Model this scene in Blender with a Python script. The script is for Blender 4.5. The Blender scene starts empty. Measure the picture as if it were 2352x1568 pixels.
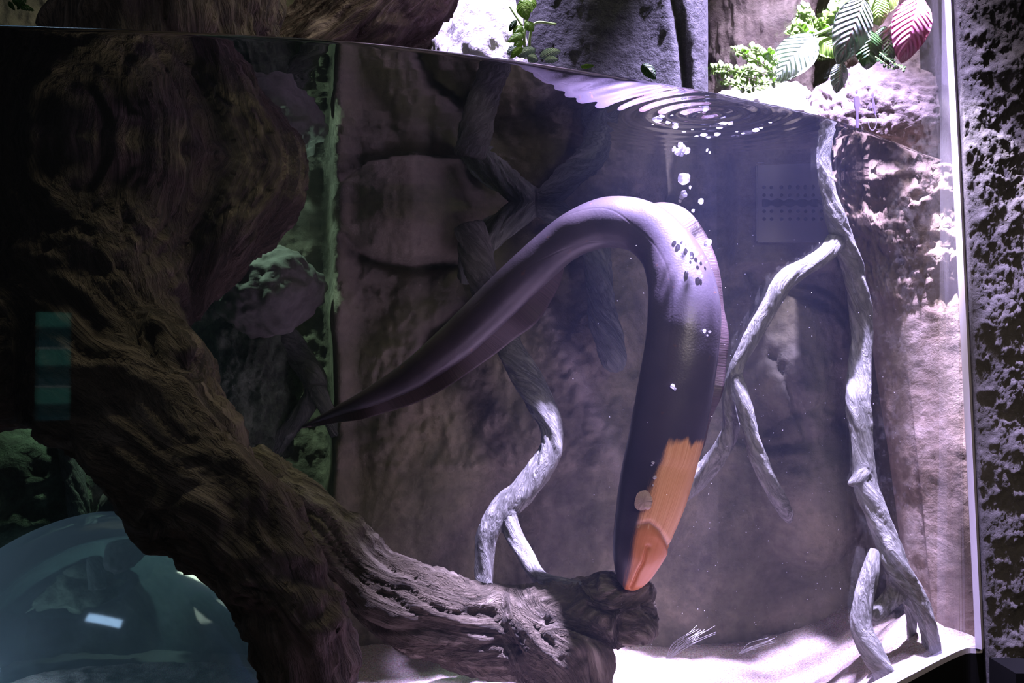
import bpy, bmesh, math, random
import numpy as np
from mathutils import Vector, Matrix, noise
random.seed(7)
sc = bpy.context.scene
COL = sc.collection

# ------------------------------------------------------------------ camera
CZ = 1.0                      # eye height; the water line is 0.42 above the eye
F = 2400.0
PITCH = math.atan(66.0 / F)
cam_d = bpy.data.cameras.new('camera')
cam_d.sensor_width = 36.0
cam_d.lens = F / 2352 * 36.0
cam_d.clip_start = 0.01
cam = bpy.data.objects.new('camera', cam_d)
cam.location = (0, 0, CZ)
cam.rotation_euler = (math.pi / 2 + PITCH, 0, 0)
COL.objects.link(cam)
sc.camera = cam
cam_d.dof.use_dof = False

WZ = CZ + 0.42                # water level
FZ = CZ - 0.553               # bottom edge of the window

def P(px, py, Y):
    dx = (px - 1176) / F; dz = (784 - py) / F
    y = math.cos(PITCH) - dz * math.sin(PITCH)
    z = math.sin(PITCH) + dz * math.cos(PITCH)
    k = Y / y
    return Vector((dx * k, Y, CZ + z * k))

def to_px(v):
    x, y, z = v[0], v[1], v[2] - CZ
    d = y * math.cos(PITCH) + z * math.sin(PITCH)
    u = -y * math.sin(PITCH) + z * math.cos(PITCH)
    return (1176 + F * x / d, 784 - F * u / d)

# ------------------------------------------------------------------ world and lights
w = bpy.data.worlds.new('world'); sc.world = w
w.use_nodes = True
w.node_tree.nodes['Background'].inputs[0].default_value = (0.55, 0.62, 0.75, 1)
w.node_tree.nodes['Background'].inputs[1].default_value = 0.012

sc.view_settings.view_transform = 'Standard'
sc.view_settings.look = 'None'
sc.view_settings.exposure = 0.0
sc.view_settings.gamma = 1.0
sc.view_settings.use_curve_mapping = False
sc.cycles.max_bounces = 8
sc.cycles.diffuse_bounces = 2
sc.cycles.glossy_bounces = 4
sc.cycles.transmission_bounces = 6
sc.cycles.volume_bounces = 0
sc.cycles.transparent_max_bounces = 16
sc.cycles.caustics_reflective = False
sc.cycles.caustics_refractive = False
sc.cycles.use_denoising = True
sc.cycles.sample_clamp_indirect = 3.0

def aim(o, tgt):
    d = Vector(tgt) - o.location
    o.rotation_euler = d.to_track_quat('-Z', 'Y').to_euler()

def spot(name, loc, tgt, energy, color, angle, blend=0.5, radius=0.04):
    l = bpy.data.lights.new(name, 'SPOT')
    l.energy = energy; l.color = color; l.spot_size = math.radians(angle)
    l.spot_blend = blend; l.shadow_soft_size = radius
    o = bpy.data.objects.new(name, l); o.location = loc; aim(o, tgt)
    COL.objects.link(o)
    return o

def area(name, loc, tgt, energy, color, size, sy=None):
    l = bpy.data.lights.new(name, 'AREA')
    l.energy = energy; l.color = color; l.size = size
    if sy: l.shape = 'RECTANGLE'; l.size_y = sy
    o = bpy.data.objects.new(name, l); o.location = loc; aim(o, tgt)
    COL.objects.link(o)
    return o

LAV = (0.62, 0.53, 1.0)
spot('tank_spotlight', (0.61, 1.86, CZ + 1.60), (0.54, 2.06, CZ - 0.4), 2700, LAV, 48, 0.75, 0.03)
spot('rock_spotlight', (-0.10, 1.98, CZ + 1.80), (0.00, 2.24, CZ + 0.72), 620, LAV, 20, 0.4, 0.03)
spot('planter_spotlight', (0.60, 1.78, CZ + 1.6), (0.68, 2.22, CZ + 0.62), 190, (0.84, 0.72, 1.0), 46, 0.6, 0.03)
spot('teal_tank_lamp', (-0.90, 2.70, CZ + 1.3), (-0.76, 2.72, CZ - 0.3), 95, (0.52, 0.82, 0.62), 50, 0.8, 0.06)
area('tank_fill_light', (0.1, 2.2, CZ + 1.6), (0.1, 2.4, CZ - 0.5), 17.0, (0.96, 0.95, 0.62), 0.8)  # unseen soft fill added over the tank to lift the walls
area('hall_fill_light', (0.3, -0.2, CZ + 2.1), (0.0, 2.0, CZ - 0.1), 4.5, (0.92, 0.90, 0.86), 0.8)  # unseen soft fill added on the viewer's side for trunk and walls
area('dome_streak_fill', (-1.5, -0.4, CZ + 1.9), (-0.6, 2.2, CZ - 0.4), 3.0, (0.70, 0.85, 1.0), 0.9, 0.25)  # unseen panel light added to give the dome bright streaks
spot('front_fill_spot', (0.75, 0.1, CZ + 0.50), (0.62, 2.6, CZ - 0.25), 85, (1.0, 0.84, 0.68), 46, 1.0, 0.2)  # unseen front fill added to warm the back wall at right
spot('pillar_spotlight', (0.70, 1.98, CZ + 0.86), (1.02, 2.06, CZ + 0.15), 420, (0.84, 0.75, 1.0), 28, 0.35, 0.008)

# ------------------------------------------------------------------ material helpers
class N:
    def __init__(s, name):
        s.m = bpy.data.materials.new(name); s.m.use_nodes = True
        s.t = s.m.node_tree; s.t.nodes.clear()
        s.out = s.t.nodes.new('ShaderNodeOutputMaterial')
    def n(s, typ, **k):
        nd = s.t.nodes.new('ShaderNode' + typ)
        ins = k.pop('i', {})
        for a, b in k.items(): setattr(nd, a, b)
        for a, b in ins.items():
            if isinstance(b, bpy.types.NodeSocket): s.t.links.new(b, nd.inputs[a])
            else: nd.inputs[a].default_value = b
        return nd
    def l(s, a, b): s.t.links.new(a, b)
    def pos(s): return s.n('NewGeometry').outputs['Position']
    def attr(s, name, out='Vector'): return s.n('Attribute', attribute_name=name).outputs[out]
    def mapped(s, vec, scale, loc=(0, 0, 0)):
        return s.n('Mapping', i={'Vector': vec, 'Scale': scale, 'Location': loc}).outputs[0]
    def noise(s, vec, scale, detail=6, rough=.6, dist=0):
        return s.n('TexNoise', i={'Vector': vec, 'Scale': scale, 'Detail': detail, 'Roughness': rough, 'Distortion': dist}).outputs[0]
    def ramp(s, fac, stops, interp='LINEAR'):
        r = s.n('ValToRGB', i={'Fac': fac}); r.color_ramp.interpolation = interp
        e = r.color_ramp.elements
        while len(e) < len(stops): e.new(.5)
        for q, (p, c) in zip(e, stops):
            q.position = p
            q.color = (c[0], c[1], c[2], 1) if hasattr(c, '__len__') else (c, c, c, 1)
        return r.outputs[0]
    def mix(s, fac, a, b, mode='MIX'):
        m = s.n('Mix', data_type='RGBA', blend_type=mode)
        for idx, v in ((0, fac), (6, a), (7, b)):
            if isinstance(v, bpy.types.NodeSocket): s.t.links.new(v, m.inputs[idx])
            elif idx == 0: m.inputs[0].default_value = v
            else: m.inputs[idx].default_value = (v[0], v[1], v[2], 1)
        return m.outputs[2]
    def math(s, op, a, b=0.0, c=None):
        m = s.n('Math', operation=op)
        for idx, v in enumerate((a, b) if c is None else (a, b, c)):
            if isinstance(v, bpy.types.NodeSocket): s.t.links.new(v, m.inputs[idx])
            else: m.inputs[idx].default_value = v
        return m.outputs[0]
    def bump(s, h, dist, strength=1.0, normal=None):
        i = {'Height': h, 'Distance': dist, 'Strength': strength}
        if normal is not None: i['Normal'] = normal
        return s.n('Bump', i=i).outputs[0]
    def pbr(s, col, rough=.8, normal=None, **k):
        i = {'Base Color': col if isinstance(col, bpy.types.NodeSocket) else (col[0], col[1], col[2], 1), 'Roughness': rough}
        if normal is not None: i['Normal'] = normal
        i.update(k)
        p = s.n('BsdfPrincipled', i=i)
        s.l(p.outputs[0], s.out.inputs[0])
        return s.m

def rock_mat(name, c1, c2, c3, scale=6, bump=.012, fine=60, rough=.85, tint=None, pits=0.0):
    s = N(name); p = s.pos()
    a = s.noise(p, scale, 8, .62, .4)
    b = s.noise(p, fine, 6, .65)
    col = s.ramp(a, [(.3, c1), (.5, c2), (.7, c3)])
    col = s.mix(.5, col, s.ramp(b, [(.3, .35), (.65, 1.0)]), 'MULTIPLY')
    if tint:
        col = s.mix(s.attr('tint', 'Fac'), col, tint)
    h = s.math('ADD', s.math('MULTIPLY', a, .6), s.math('MULTIPLY', b, .4))
    if pits:
        v = s.n('TexVoronoi', i={'Vector': p, 'Scale': fine * .6}).outputs[0]
        h = s.math('ADD', h, s.math('MULTIPLY', v, pits))
    return s.pbr(col, rough, s.bump(h, bump))

def bark_mat(name, dark, mid, light, scale=14, bump=.02, rough=.9, stretch=.22):
    s = N(name)
    v = s.mapped(s.attr('bark'), (1, 1, stretch))
    a = s.noise(v, scale, 7, .62, 1.1)
    b = s.noise(v, scale * 3.4, 6, .65, .8)
    c = s.noise(s.pos(), 5, 5, .6)
    rg = s.math('ABSOLUTE', s.math('SUBTRACT', a, .5))        # sharp furrows
    h = s.math('ADD', s.math('MULTIPLY', s.math('MINIMUM', s.math('MULTIPLY', rg, 7), 1.0), .55), s.math('MULTIPLY', b, .6))
    col = s.ramp(h, [(.2, dark), (.5, mid), (.85, light)])
    col = s.mix(s.ramp(c, [(.4, 0), (.65, .6)]), col, mid)
    return s.pbr(col, rough, s.bump(h, bump))

# ------------------------------------------------------------------ mesh helpers
def tag(o, label=None, cat=None, group=None, kind=None):
    if label: o['label'] = label
    if cat: o['category'] = cat
    if group: o['group'] = group
    if kind: o['kind'] = kind
    return o

def mesh_obj(name, verts, faces, mat, parent=None, smooth=True, attrs=None):
    me = bpy.data.meshes.new(name)
    me.from_pydata([tuple(v) for v in verts], [], faces)
    if attrs:
        for k, arr in attrs.items():
            arr = np.asarray(arr, dtype=np.float32)
            if arr.ndim == 1:
                a = me.attributes.new(k, 'FLOAT', 'POINT'); a.data.foreach_set('value', arr)
            else:
                a = me.attributes.new(k, 'FLOAT_VECTOR', 'POINT'); a.data.foreach_set('vector', arr.ravel())
    if smooth: me.polygons.foreach_set('use_smooth', [True] * len(me.polygons))
    for m in (mat if isinstance(mat, (list, tuple)) else [mat]): me.materials.append(m)
    me.update()
    o = bpy.data.objects.new(name, me); COL.objects.link(o)
    if parent: o.parent = parent
    return o

def empty(name, loc=(0, 0, 0)):
    o = bpy.data.objects.new(name, None); o.location = loc; COL.objects.link(o)
    return o

def adopt(child, parent):
    """parent a mesh whose coordinates are already in world space"""
    child.parent = parent
    child.matrix_parent_inverse = Matrix.Translation(-parent.location)
    return child

def cr(pts, n):
    """Catmull-Rom resample of rows of floats, n samples per span"""
    a = np.array(pts, float); m = len(a); out = []
    ext = np.vstack([2 * a[0] - a[1], a, 2 * a[-1] - a[-2]])
    for i in range(m - 1):
        p0, p1, p2, p3 = ext[i:i + 4]
        for k in range(n):
            t = k / n
            out.append(.5 * ((2 * p1) + (-p0 + p2) * t + (2 * p0 - 5 * p1 + 4 * p2 - p3) * t * t + (-p0 + 3 * p1 - 3 * p2 + p3) * t ** 3))
    out.append(a[-1])
    return np.array(out)

def fbm(p, oc=5, H=.9):
    return noise.fractal(Vector(p), H, 2.1, oc)

def tube_bm(bm, pts, rads, seg=20):
    """closed tube around a point list"""
    rings = []; n = len(pts)
    up = Vector((0, 1, 0.01))
    for i in range(n):
        t = (pts[min(i + 1, n - 1)] - pts[max(i - 1, 0)]).normalized()
        a = t.cross(up)
        if a.length < .05: a = t.cross(Vector((1, 0, 0)))
        a.normalize(); b = t.cross(a)
        rings.append([bm.verts.new(pts[i] + (a * math.cos(2 * math.pi * k / seg) + b * math.sin(2 * math.pi * k / seg)) * rads[i]) for k in range(seg)])
    for r0, r1 in zip(rings, rings[1:]):
        for k in range(seg):
            bm.faces.new((r0[k], r0[(k + 1) % seg], r1[(k + 1) % seg], r1[k]))
    bm.faces.new(list(reversed(rings[0]))); bm.faces.new(rings[-1])

def wood(name, branches, mat, voxel=.007, amp=.02, freq=9, stretch=.22, twist=0.0, smooth_it=8, bulge=.0, groove=0.0, lobes=5):
    """branches: list of [(px,py,halfwidth_px,Y)...]; union, smoothing, fibrous displacement"""
    bm = bmesh.new(); segs = []
    for br in branches:
        rows = []
        for (px, py, hw, Y) in br:
            v = P(px, py, Y); rows.append((v.x, v.y, v.z, hw * Y / F))
        r = cr(rows, 6)
        pts = [Vector(q[:3]) for q in r]; rad = [max(q[3], .0015) for q in r]
        tube_bm(bm, pts, rad)
        segs.append((r, np.concatenate([[0], np.cumsum(np.linalg.norm(np.diff(r[:, :3], axis=0), axis=1))])))
    me = bpy.data.meshes.new(name); bm.normal_update(); bm.to_mesh(me); bm.free()
    tmp = bpy.data.objects.new('tmp', me); COL.objects.link(tmp)
    md = tmp.modifiers.new('r', 'REMESH'); md.mode = 'VOXEL'; md.voxel_size = voxel; md.use_smooth_shade = True
    ms = tmp.modifiers.new('s', 'SMOOTH'); ms.factor = .5; ms.iterations = smooth_it
    dg = bpy.context.evaluated_depsgraph_get()
    ev = tmp.evaluated_get(dg); me2 = bpy.data.meshes.new_from_object(ev)
    bpy.data.objects.remove(tmp)
    nv = len(me2.vertices)
    co = np.empty(nv * 3); me2.vertices.foreach_get('co', co); co = co.reshape(-1, 3)
    no = np.empty(nv * 3); me2.vertex_normals.foreach_get('vector', no); no = no.reshape(-1, 3)
    bark = np.zeros((nv, 3)); R = np.zeros(nv); wsum = np.zeros(nv)
    for bi, (r, s) in enumerate(segs):
        for i in range(len(r) - 1):
            a = r[i, :3]; b = r[i + 1, :3]; ab = b - a; L2 = ab @ ab + 1e-12
            t = ((co - a) @ ab) / L2; tc = np.clip(t, 0, 1)
            off = co - (a + tc[:, None] * ab)
            rad = r[i, 3] * (1 - tc) + r[i + 1, 3] * tc
            d = np.linalg.norm(off, axis=1) / np.maximum(rad, 1e-3)
            tt = ab / math.sqrt(L2)
            e1 = np.cross(tt, (0.1, 1, 0.05)); e1 /= np.linalg.norm(e1) + 1e-9; e2 = np.cross(tt, e1)
            sl = s[i] + tc * (s[i + 1] - s[i])
            ang = np.arctan2(off @ e2, off @ e1) + twist * sl
            w8 = np.exp(-26 * np.minimum(d, 12))
            bark[:, 0] += w8 * np.cos(ang) * rad
            bark[:, 1] += w8 * np.sin(ang) * rad
            bark[:, 2] += w8 * (sl + bi * .37)
            R += w8 * rad; wsum += w8
    wsum += 1e-300
    bark /= wsum[:, None]; R /= wsum
    for i in range(nv):
        b = bark[i]
        q = Vector((b[0] * freq, b[1] * freq, b[2] * freq * stretch))
        wv = noise.noise_vector(Vector(co[i]) * 6)
        q = q + Vector((wv[0], wv[1], wv[2])) * .8 + Vector((q[2] * .6, -q[2] * .45, q[0] * .5))
        f1 = fbm(q, 5, .8)
        f2 = abs(fbm(q * 1.7 + Vector((9, 3, 1)), 4, .8))
        lump = fbm(Vector(co[i]) * 7, 2) * bulge
        g = 0
        if groove:
            g = groove * abs(math.sin(math.atan2(b[1], b[0]) * lobes * .5 + fbm(q * .4, 2) * 1.2)) - groove * .5
        k = min(1.0, R[i] / .05)
        d = amp * (f1 * .5 - (0.35 - min(f2, .35)) * .9) * k + lump + g * R[i]
        co[i] += no[i] * d
    me2.vertices.foreach_set('co', co.ravel())
    a = me2.attributes.new('bark', 'FLOAT_VECTOR', 'POINT'); a.data.foreach_set('vector', bark.astype(np.float32).ravel())
    me2.materials.clear(); me2.materials.append(mat); me2.update()
    me2.name = name
    o = bpy.data.objects.new(name, me2); COL.objects.link(o)
    return o

def boulder(name, c, r, mat, amp=.25, freq=2.0, sub=5, rot=0, seed=0, parent=None, fine=.05, flat=0, zmin=None):
    bm = bmesh.new(); bmesh.ops.create_icosphere(bm, subdivisions=sub, radius=1)
    R = Matrix.Rotation(rot, 3, 'Y')
    for v in bm.verts:
        n = v.co.normalized()
        k = 1 + amp * fbm(n * freq + Vector((seed, 0, 0)), 3, 1.0) + fine * fbm(Vector((n.x * r[0], n.y * r[1], n.z * r[2])) * (freq * 5 / min(r)) * .55 + Vector((0, seed, 0)), 5, .7)
        k -= flat * abs(noise.noise(n * freq * 1.5 + Vector((0, 0, seed))))
        q = Vector((n.x * r[0], n.y * r[1], n.z * r[2])) * k
        v.co = R @ q + Vector(c)
        if zmin is not None and v.co.z < zmin: v.co.z = zmin - .002 * n.z
    me = bpy.data.meshes.new(name); bm.to_mesh(me); bm.free()
    me.polygons.foreach_set('use_smooth', [True] * len(me.polygons)); me.materials.append(mat)
    o = bpy.data.objects.new(name, me); COL.objects.link(o)
    return o

def grid_faces(nu, nv, off=0, flip=False):
    f = []
    for j in range(nv - 1):
        for i in range(nu - 1):
            a = off + j * nu + i
            q = (a, a + 1, a + nu + 1, a + nu)
            f.append(q[::-1] if flip else q)
    return f

def sstep(a, b, x):
    t = min(1, max(0, (x - a) / (b - a))); return t * t * (3 - 2 * t)

# ------------------------------------------------------------------ the curved window
GC = np.array([(-1.75, 1.215), (-1.2, 1.215), (-.617, 1.26), (-.286, 1.306), (-.122, 1.352), (.074, 1.44), (.333, 1.588), (.519, 1.722), (.629, 1.831), (.873, 2.088), (.937, 2.118)])
GR = cr(GC, 10)
def glassY(x): return float(np.interp(x, GR[:, 0], GR[:, 1]))

# ------------------------------------------------------------------ water
def water_h(x, y):
    c = P(1620, 262, 1.0); k = .42 / (c.z - CZ); cx, cy = c.x * k, c.y * k
    r = math.hypot(x - cx, (y - cy))
    h = .0030 * math.sin(r * 170 + 1.2 * noise.noise(Vector((x * 9, y * 9, 0)))) * math.exp(-r * 15) * sstep(0, .05, r + .03)
    h += .00009 * math.exp(-r * 3.0) * math.sin(r * 75)
    h += .00008 * noise.noise(Vector((x * 14, y * 30, 3)))
    h += .0003 * noise.noise(Vector((x * 4, y * 7, 7)))
    d = y - glassY(x)
    # meniscus
    h += .006 * math.exp(-d / .004)
    return h

def haze_volume(s):
    v = s.n('VolumeScatter', i={'Color': (.55, .62, 1.0, 1), 'Density': 0.033, 'Anisotropy': 0.3})
    s.l(v.outputs[0], s.out.inputs['Volume'])

s = N('water_surface')
fr = s.n('Fresnel', i={'IOR': 1.333})
g = s.n('BsdfGlossy', i={'Color': (.93, .94, 1, 1), 'Roughness': 0.0})
tr = s.n('BsdfTransparent', i={'Color': (1, 1, 1, 1)})
mx = s.n('MixShader', i={0: fr.outputs[0], 1: tr.outputs[0], 2: g.outputs[0]})
s.l(mx.outputs[0], s.out.inputs[0]); haze_volume(s)
M_water = s.m
s = N('water_body')
tr = s.n('BsdfTransparent', i={'Color': (1, 1, 1, 1)})
s.l(tr.outputs[0], s.out.inputs[0]); haze_volume(s)
M_wbody = s.m

def build_water():
    xs = np.concatenate([np.linspace(-1.7, -.15, 90, endpoint=False), np.linspace(-.15, .86, 300)])
    nu = len(xs); tv = np.linspace(0, 1, 260) ** 1.6; nv = len(tv)
    V = []
    for t in tv:
        for x in xs:
            gy = glassY(x) + .006
            y = gy + t * (3.3 - gy)
            V.append((x, y, WZ + water_h(x, y)))
    Fc = grid_faces(nu, nv)
    nt = len(Fc)
    zb = CZ - .90
    # walls and bottom close the body of water
    front = list(range(nu)); back = [(nv - 1) * nu + i for i in range(nu)]
    left = [j * nu for j in range(nv)]; right = [j * nu + nu - 1 for j in range(nv)]
    loop = front + right[1:] + back[::-1][1:] + left[::-1][1:-1]
    base = len(V)
    for i in loop: V.append((V[i][0], V[i][1], zb))
    n = len(loop)
    for k in range(n):
        k2 = (k + 1) % n
        Fc.append((loop[k], base + k, base + k2, loop[k2])[::-1])
    Fc.append(tuple(base + k for k in reversed(range(n))))
    o = mesh_obj('water', V, Fc, [M_water, M_wbody])
    mi = [0] * nt + [1] * (len(Fc) - nt)
    o.data.polygons.foreach_set('material_index', mi)
    bm = bmesh.new(); bm.from_mesh(o.data); bmesh.ops.recalc_face_normals(bm, faces=bm.faces); bm.to_mesh(o.data); bm.free()
    tag(o, 'clear tank water with a mirror-like rippled surface seen from below', 'water', kind='structure')
build_water()

# glass pane: thin curved acrylic sheet
def build_glass():
    s = N('window_acrylic')
    fr = s.n('Fresnel', i={'IOR': 1.45})
    g = s.n('BsdfGlossy', i={'Color': (1, 1, 1, 1), 'Roughness': 0.02})
    tr = s.n('BsdfTransparent', i={'Color': (.97, .975, 1, 1)})
    mx = s.n('MixShader', i={0: s.math('MULTIPLY', fr.outputs[0], .28), 1: tr.outputs[0], 2: g.outputs[0]})
    s.l(mx.outputs[0], s.out.inputs[0])
    V = []; n = len(GR)
    T = np.gradient(GR, axis=0); T /= np.linalg.norm(T, axis=1)[:, None]
    for z in (FZ, CZ + 1.2):
        for off in (0, -.012):
            for i in range(n):
                V.append((GR[i, 0] - T[i, 1] * off, GR[i, 1] + T[i, 0] * off, z))
    Fc = []
    for i in range(n - 1):
        a, b, c, d = i, n + i, 2 * n + i, 3 * n + i
        Fc += [(a + 1, a, c, c + 1), (b, b + 1, d + 1, d), (a, a + 1, b + 1, b), (c + 1, c, d, d + 1)]
    Fc += [(0, n, 3 * n, 2 * n), (n - 1, 3 * n - 1, 4 * n - 1, 2 * n - 1)]
    o = mesh_obj('window_1', V, Fc, s.m, smooth=False)
    tag(o, 'tall curved clear acrylic viewing window of the tank', 'window', kind='structure')
    # the milky cut edge of the sheet
    e = N('acrylic_edge'); em = e.pbr((.36, .33, .37), .3)
    V = []
    for z in (FZ, CZ + 1.2):
        x0 = .898 + (WZ - z) * .036; y0 = 2.10
        V += [(x0 - .010, y0 - .004, z), (x0 - .002, y0 - .014, z), (x0 + .012, y0 + .004, z), (x0 - .004, y0 + .012, z)]
    Fc = [(0, 1, 5, 4), (1, 2, 6, 5), (2, 3, 7, 6), (3, 0, 4, 7), (0, 3, 2, 1), (4, 5, 6, 7)]
    o = mesh_obj('trim_1', V, Fc, em, smooth=False); tag(o, 'pale vertical edge strip of the curved window', 'trim', kind='structure')
    # pale bottom rim and the black wall under the window
    def band(name, z0, z1, o0, o1, mat):
        V = []
        for z in (z0, z1):
            for off in (o0, o1):
                for i in range(n): V.append((GR[i, 0] + T[i, 1] * off, GR[i, 1] - T[i, 0] * off, z))
        Fc = []
        for i in range(n - 1):
            a, b, c, d = i, n + i, 2 * n + i, 3 * n + i
            Fc += [(a, a + 1, c + 1, c), (b + 1, b, d, d + 1), (a + 1, a, b, b + 1), (c, c + 1, d + 1, d)]
        Fc += [(0, 2 * n, 3 * n, n), (n - 1, 2 * n - 1, 4 * n - 1, 3 * n - 1)]
        return mesh_obj(name, V, Fc, mat, smooth=False)
    o = band('trim_2', FZ - .012, FZ - .001, -.02, .012, e.m); tag(o, 'pale bottom rim of the curved window', 'trim', kind='structure')
    bk = N('black_sill'); bk.pbr((.003, .003, .003), 1.0, **{'Specular IOR Level': 0.05})
    o = band('wall_front', 0.0, FZ - .013, -.004, .012, bk.m); tag(o, 'black wall below the viewing window', 'wall', kind='structure')
build_glass()

# ------------------------------------------------------------------ rockwork walls of the tank
M_wall = rock_mat('back_wall_rock', (.080, .076, .050), (.185, .170, .115), (.34, .30, .21), 4, .014, 45, tint=(.32, .29, .25))
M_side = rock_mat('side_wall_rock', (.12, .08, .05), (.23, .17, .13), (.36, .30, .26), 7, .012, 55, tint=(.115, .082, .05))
M_dryrock = rock_mat('dry_grey_rock', (.008, .007, .0075), (.016, .014, .015), (.030, .026, .028), 6, .014, 70)

def poly_dist(x, z, pts):
    best = 1e9
    for (a, b) in zip(pts, pts[1:]):
        ax, az, bx, bz = a[0], a[1], b[0], b[1]
        L = (bx - ax) ** 2 + (bz - az) ** 2 + 1e-9
        t = min(1, max(0, ((x - ax) * (bx - ax) + (z - az) * (bz - az)) / L))
        best = min(best, math.hypot(x - ax - t * (bx - ax), z - az - t * (bz - az)))
    return best

def wall_pt(px, py): v = P(px, py, 2.65); return (v.x, v.z)
STREAK = [wall_pt(*q) for q in ((1240, 690), (1290, 780), (1335, 880), (1375, 960), (1425, 1060), (1440, 1100))]
CRACK1 = [wall_pt(*q) for q in ((1080, 520), (1070, 600), (1090, 700), (990, 770), (960, 840))]
CRACK2 = [wall_pt(*q) for q in ((735, 60), (738, 300), (735, 640), (745, 800), (730, 1100), (735, 1400))]
CRACK3 = [wall_pt(*q) for q in ((760, 500), (820, 580), (930, 610), (1060, 600))]
CRACK4 = [wall_pt(*q) for q in ((1690, 350), (1700, 560), (1750, 640), (1900, 700))]
CRACK5 = [wall_pt(*q) for q in ((1640, 0), (1655, 120), (1640, 260), (1610, 380), (1560, 500))]
CRACK6 = [wall_pt(*q) for q in ((1780, 820), (1830, 930), (1860, 1020), (1780, 1030), (1700, 1010))]
def gauss(x, z, px, py, rx, rz):
    c = wall_pt(px, py); k = 2.65 / F
    return math.exp(-((x - c[0]) / (rx * k)) ** 2 - ((z - c[1]) / (rz * k)) ** 2)

def dome_(x, z, px, py, rx, rz):
    c = wall_pt(px, py); k = 2.65 / F
    q = 1 - ((x - c[0]) / (rx * k)) ** 2 - ((z - c[1]) / (rz * k)) ** 2
    return q ** .8 if q > 0 else 0

def back_wall():
    xs = np.linspace(-1.75, 1.45, 520); zs = np.linspace(CZ - .92, CZ + 1.25, 350)
    V = []; T = []
    for z in zs:
        for x in xs:
            n1 = fbm((x * 2.2, z * 1.6, 0), 3); n2 = fbm((x * 9, z * 7, 5), 5, .8)
            wob = .012 * noise.noise(Vector((x * 3, z * 7, 1)))
            y = 2.72 - .05 * n1
            y += .34 * (1 - sstep(-.56, -.45, x + wob))                       # recess left of the pillar
            y -= .05 * math.exp(-((x + .445) / .03) ** 2)
            y -= .12 * dome_(x, z, 930, 470, 185, 135)                          # lens shaped boulder face
            y -= .06 * dome_(x, z, 1230, 800, 190, 300)
            y -= .05 * gauss(x, z, 870, 1250, 200, 160)
            y -= .10 * dome_(x, z, 1880, 1130, 140, 190)
            y -= .06 * dome_(x, z, 1420, 600, 110, 260)
            y -= .09 * dome_(x, z, 1850, 830, 150, 180)
            y += .10 * gauss(x, z, 1600, 480, 70, 260)                          # deep channel beside the plate
            rough = 1.0 if z > CZ - .25 else .45
            y -= .020 * n2 * rough
            vc = fbm((x * 16, z * 9, 11), 4, .7)
            y -= .014 * abs(vc) * rough
            for pl, w_, dp in ((CRACK1, .018, .05), (CRACK3, .014, .04), (CRACK4, .012, .03), (CRACK5, .02, .06), (CRACK6, .012, .03)):
                d = poly_dist(x, z, pl)
                if d < .08: y += dp * math.exp(-(d / w_) ** 2)
            d = poly_dist(x, z, STREAK); st = math.exp(-(d / .028) ** 2) if d < .12 else 0
            y -= .022 * st
            # flat mount round the perforated plate
            c = wall_pt(1810, 470)
            if abs(x - c[0]) < .145 and abs(z - c[1]) < .17:
                k = sstep(.145, .125, abs(x - c[0])) * sstep(.17, .145, abs(z - c[1])); y = y * (1 - k) + 2.66 * k
            V.append((x, y, z)); T.append(min(1, st * .8 + .35 * sstep(.1, .5, fbm((x * 3, z * 1.2, 8), 3))))
    o = mesh_obj('wall_back', V, grid_faces(len(xs), len(zs)), M_wall, attrs={'tint': T})
    tag(o, 'brown sculpted rockwork wall at the back of the tank', 'wall', kind='structure')
back_wall()

SIL = [(-500, 2040), (200, 2010), (290, 1915), (400, 1905), (480, 1925), (560, 1955), (650, 1980), (700, 1995), (850, 2015), (1000, 2038), (1100, 2052), (1250, 2072), (1400, 2092), (1700, 2110)]
def side_wall():
    sy = [a for a, b in SIL]; sx = [b for a, b in SIL]
    nz, nu = 330, 170
    V = []; T = []
    for j in range(nz):
        z = CZ - .92 + j * (2.15 / (nz - 1))
        py = to_px((0.8, 2.28, z))[1]
        xs = P(float(np.interp(py, sy, sx)), py, 2.28).x
        bul = math.exp(-((py - 430) / 190) ** 2) if py > 280 else math.exp(-((280 - py) / 40) ** 2) * .7
        row = [(1.02, 2.12), (.955, 2.15), (.5 * (.90 + xs), 2.195 - .03 * bul), (xs + .03, 2.21 - .02 * bul), (xs, 2.27), (xs + .03, 2.36), (xs + .14, 2.50), (xs + .4, 2.75)]
        r = cr(row, 24)
        idx = np.linspace(0, len(r) - 1, nu)
        for q in idx:
            x = float(np.interp(q, range(len(r)), r[:, 0])); y = float(np.interp(q, range(len(r)), r[:, 1]))
            rg = .08 + .92 * sstep(740, 600, py)
            y += .24 * sstep(WZ + .0, WZ + .06, z)
            tp = sstep(760, 600, py)
            d = (.006 + .028 * tp) * fbm((x * 9, y * 9, z * 8), 5, .8) + .014 * rg * abs(fbm((x * 26, y * 26, z * 24), 5, .6)) + .010 * tp * fbm((x * 60, y * 60, z * 60), 4, .6)
            d += .010 * (1 - tp) * fbm((x * 6, y * 6, z * 1.2), 3)
            V.append((x - d * .6, y - d, z))
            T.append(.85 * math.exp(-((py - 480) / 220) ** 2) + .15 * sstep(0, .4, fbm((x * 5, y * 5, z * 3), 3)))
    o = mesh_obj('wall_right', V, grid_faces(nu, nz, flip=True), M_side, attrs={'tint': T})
    tag(o, 'pinkish brown sculpted rock wall at the right end of the tank', 'wall', kind='structure')
side_wall()

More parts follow.
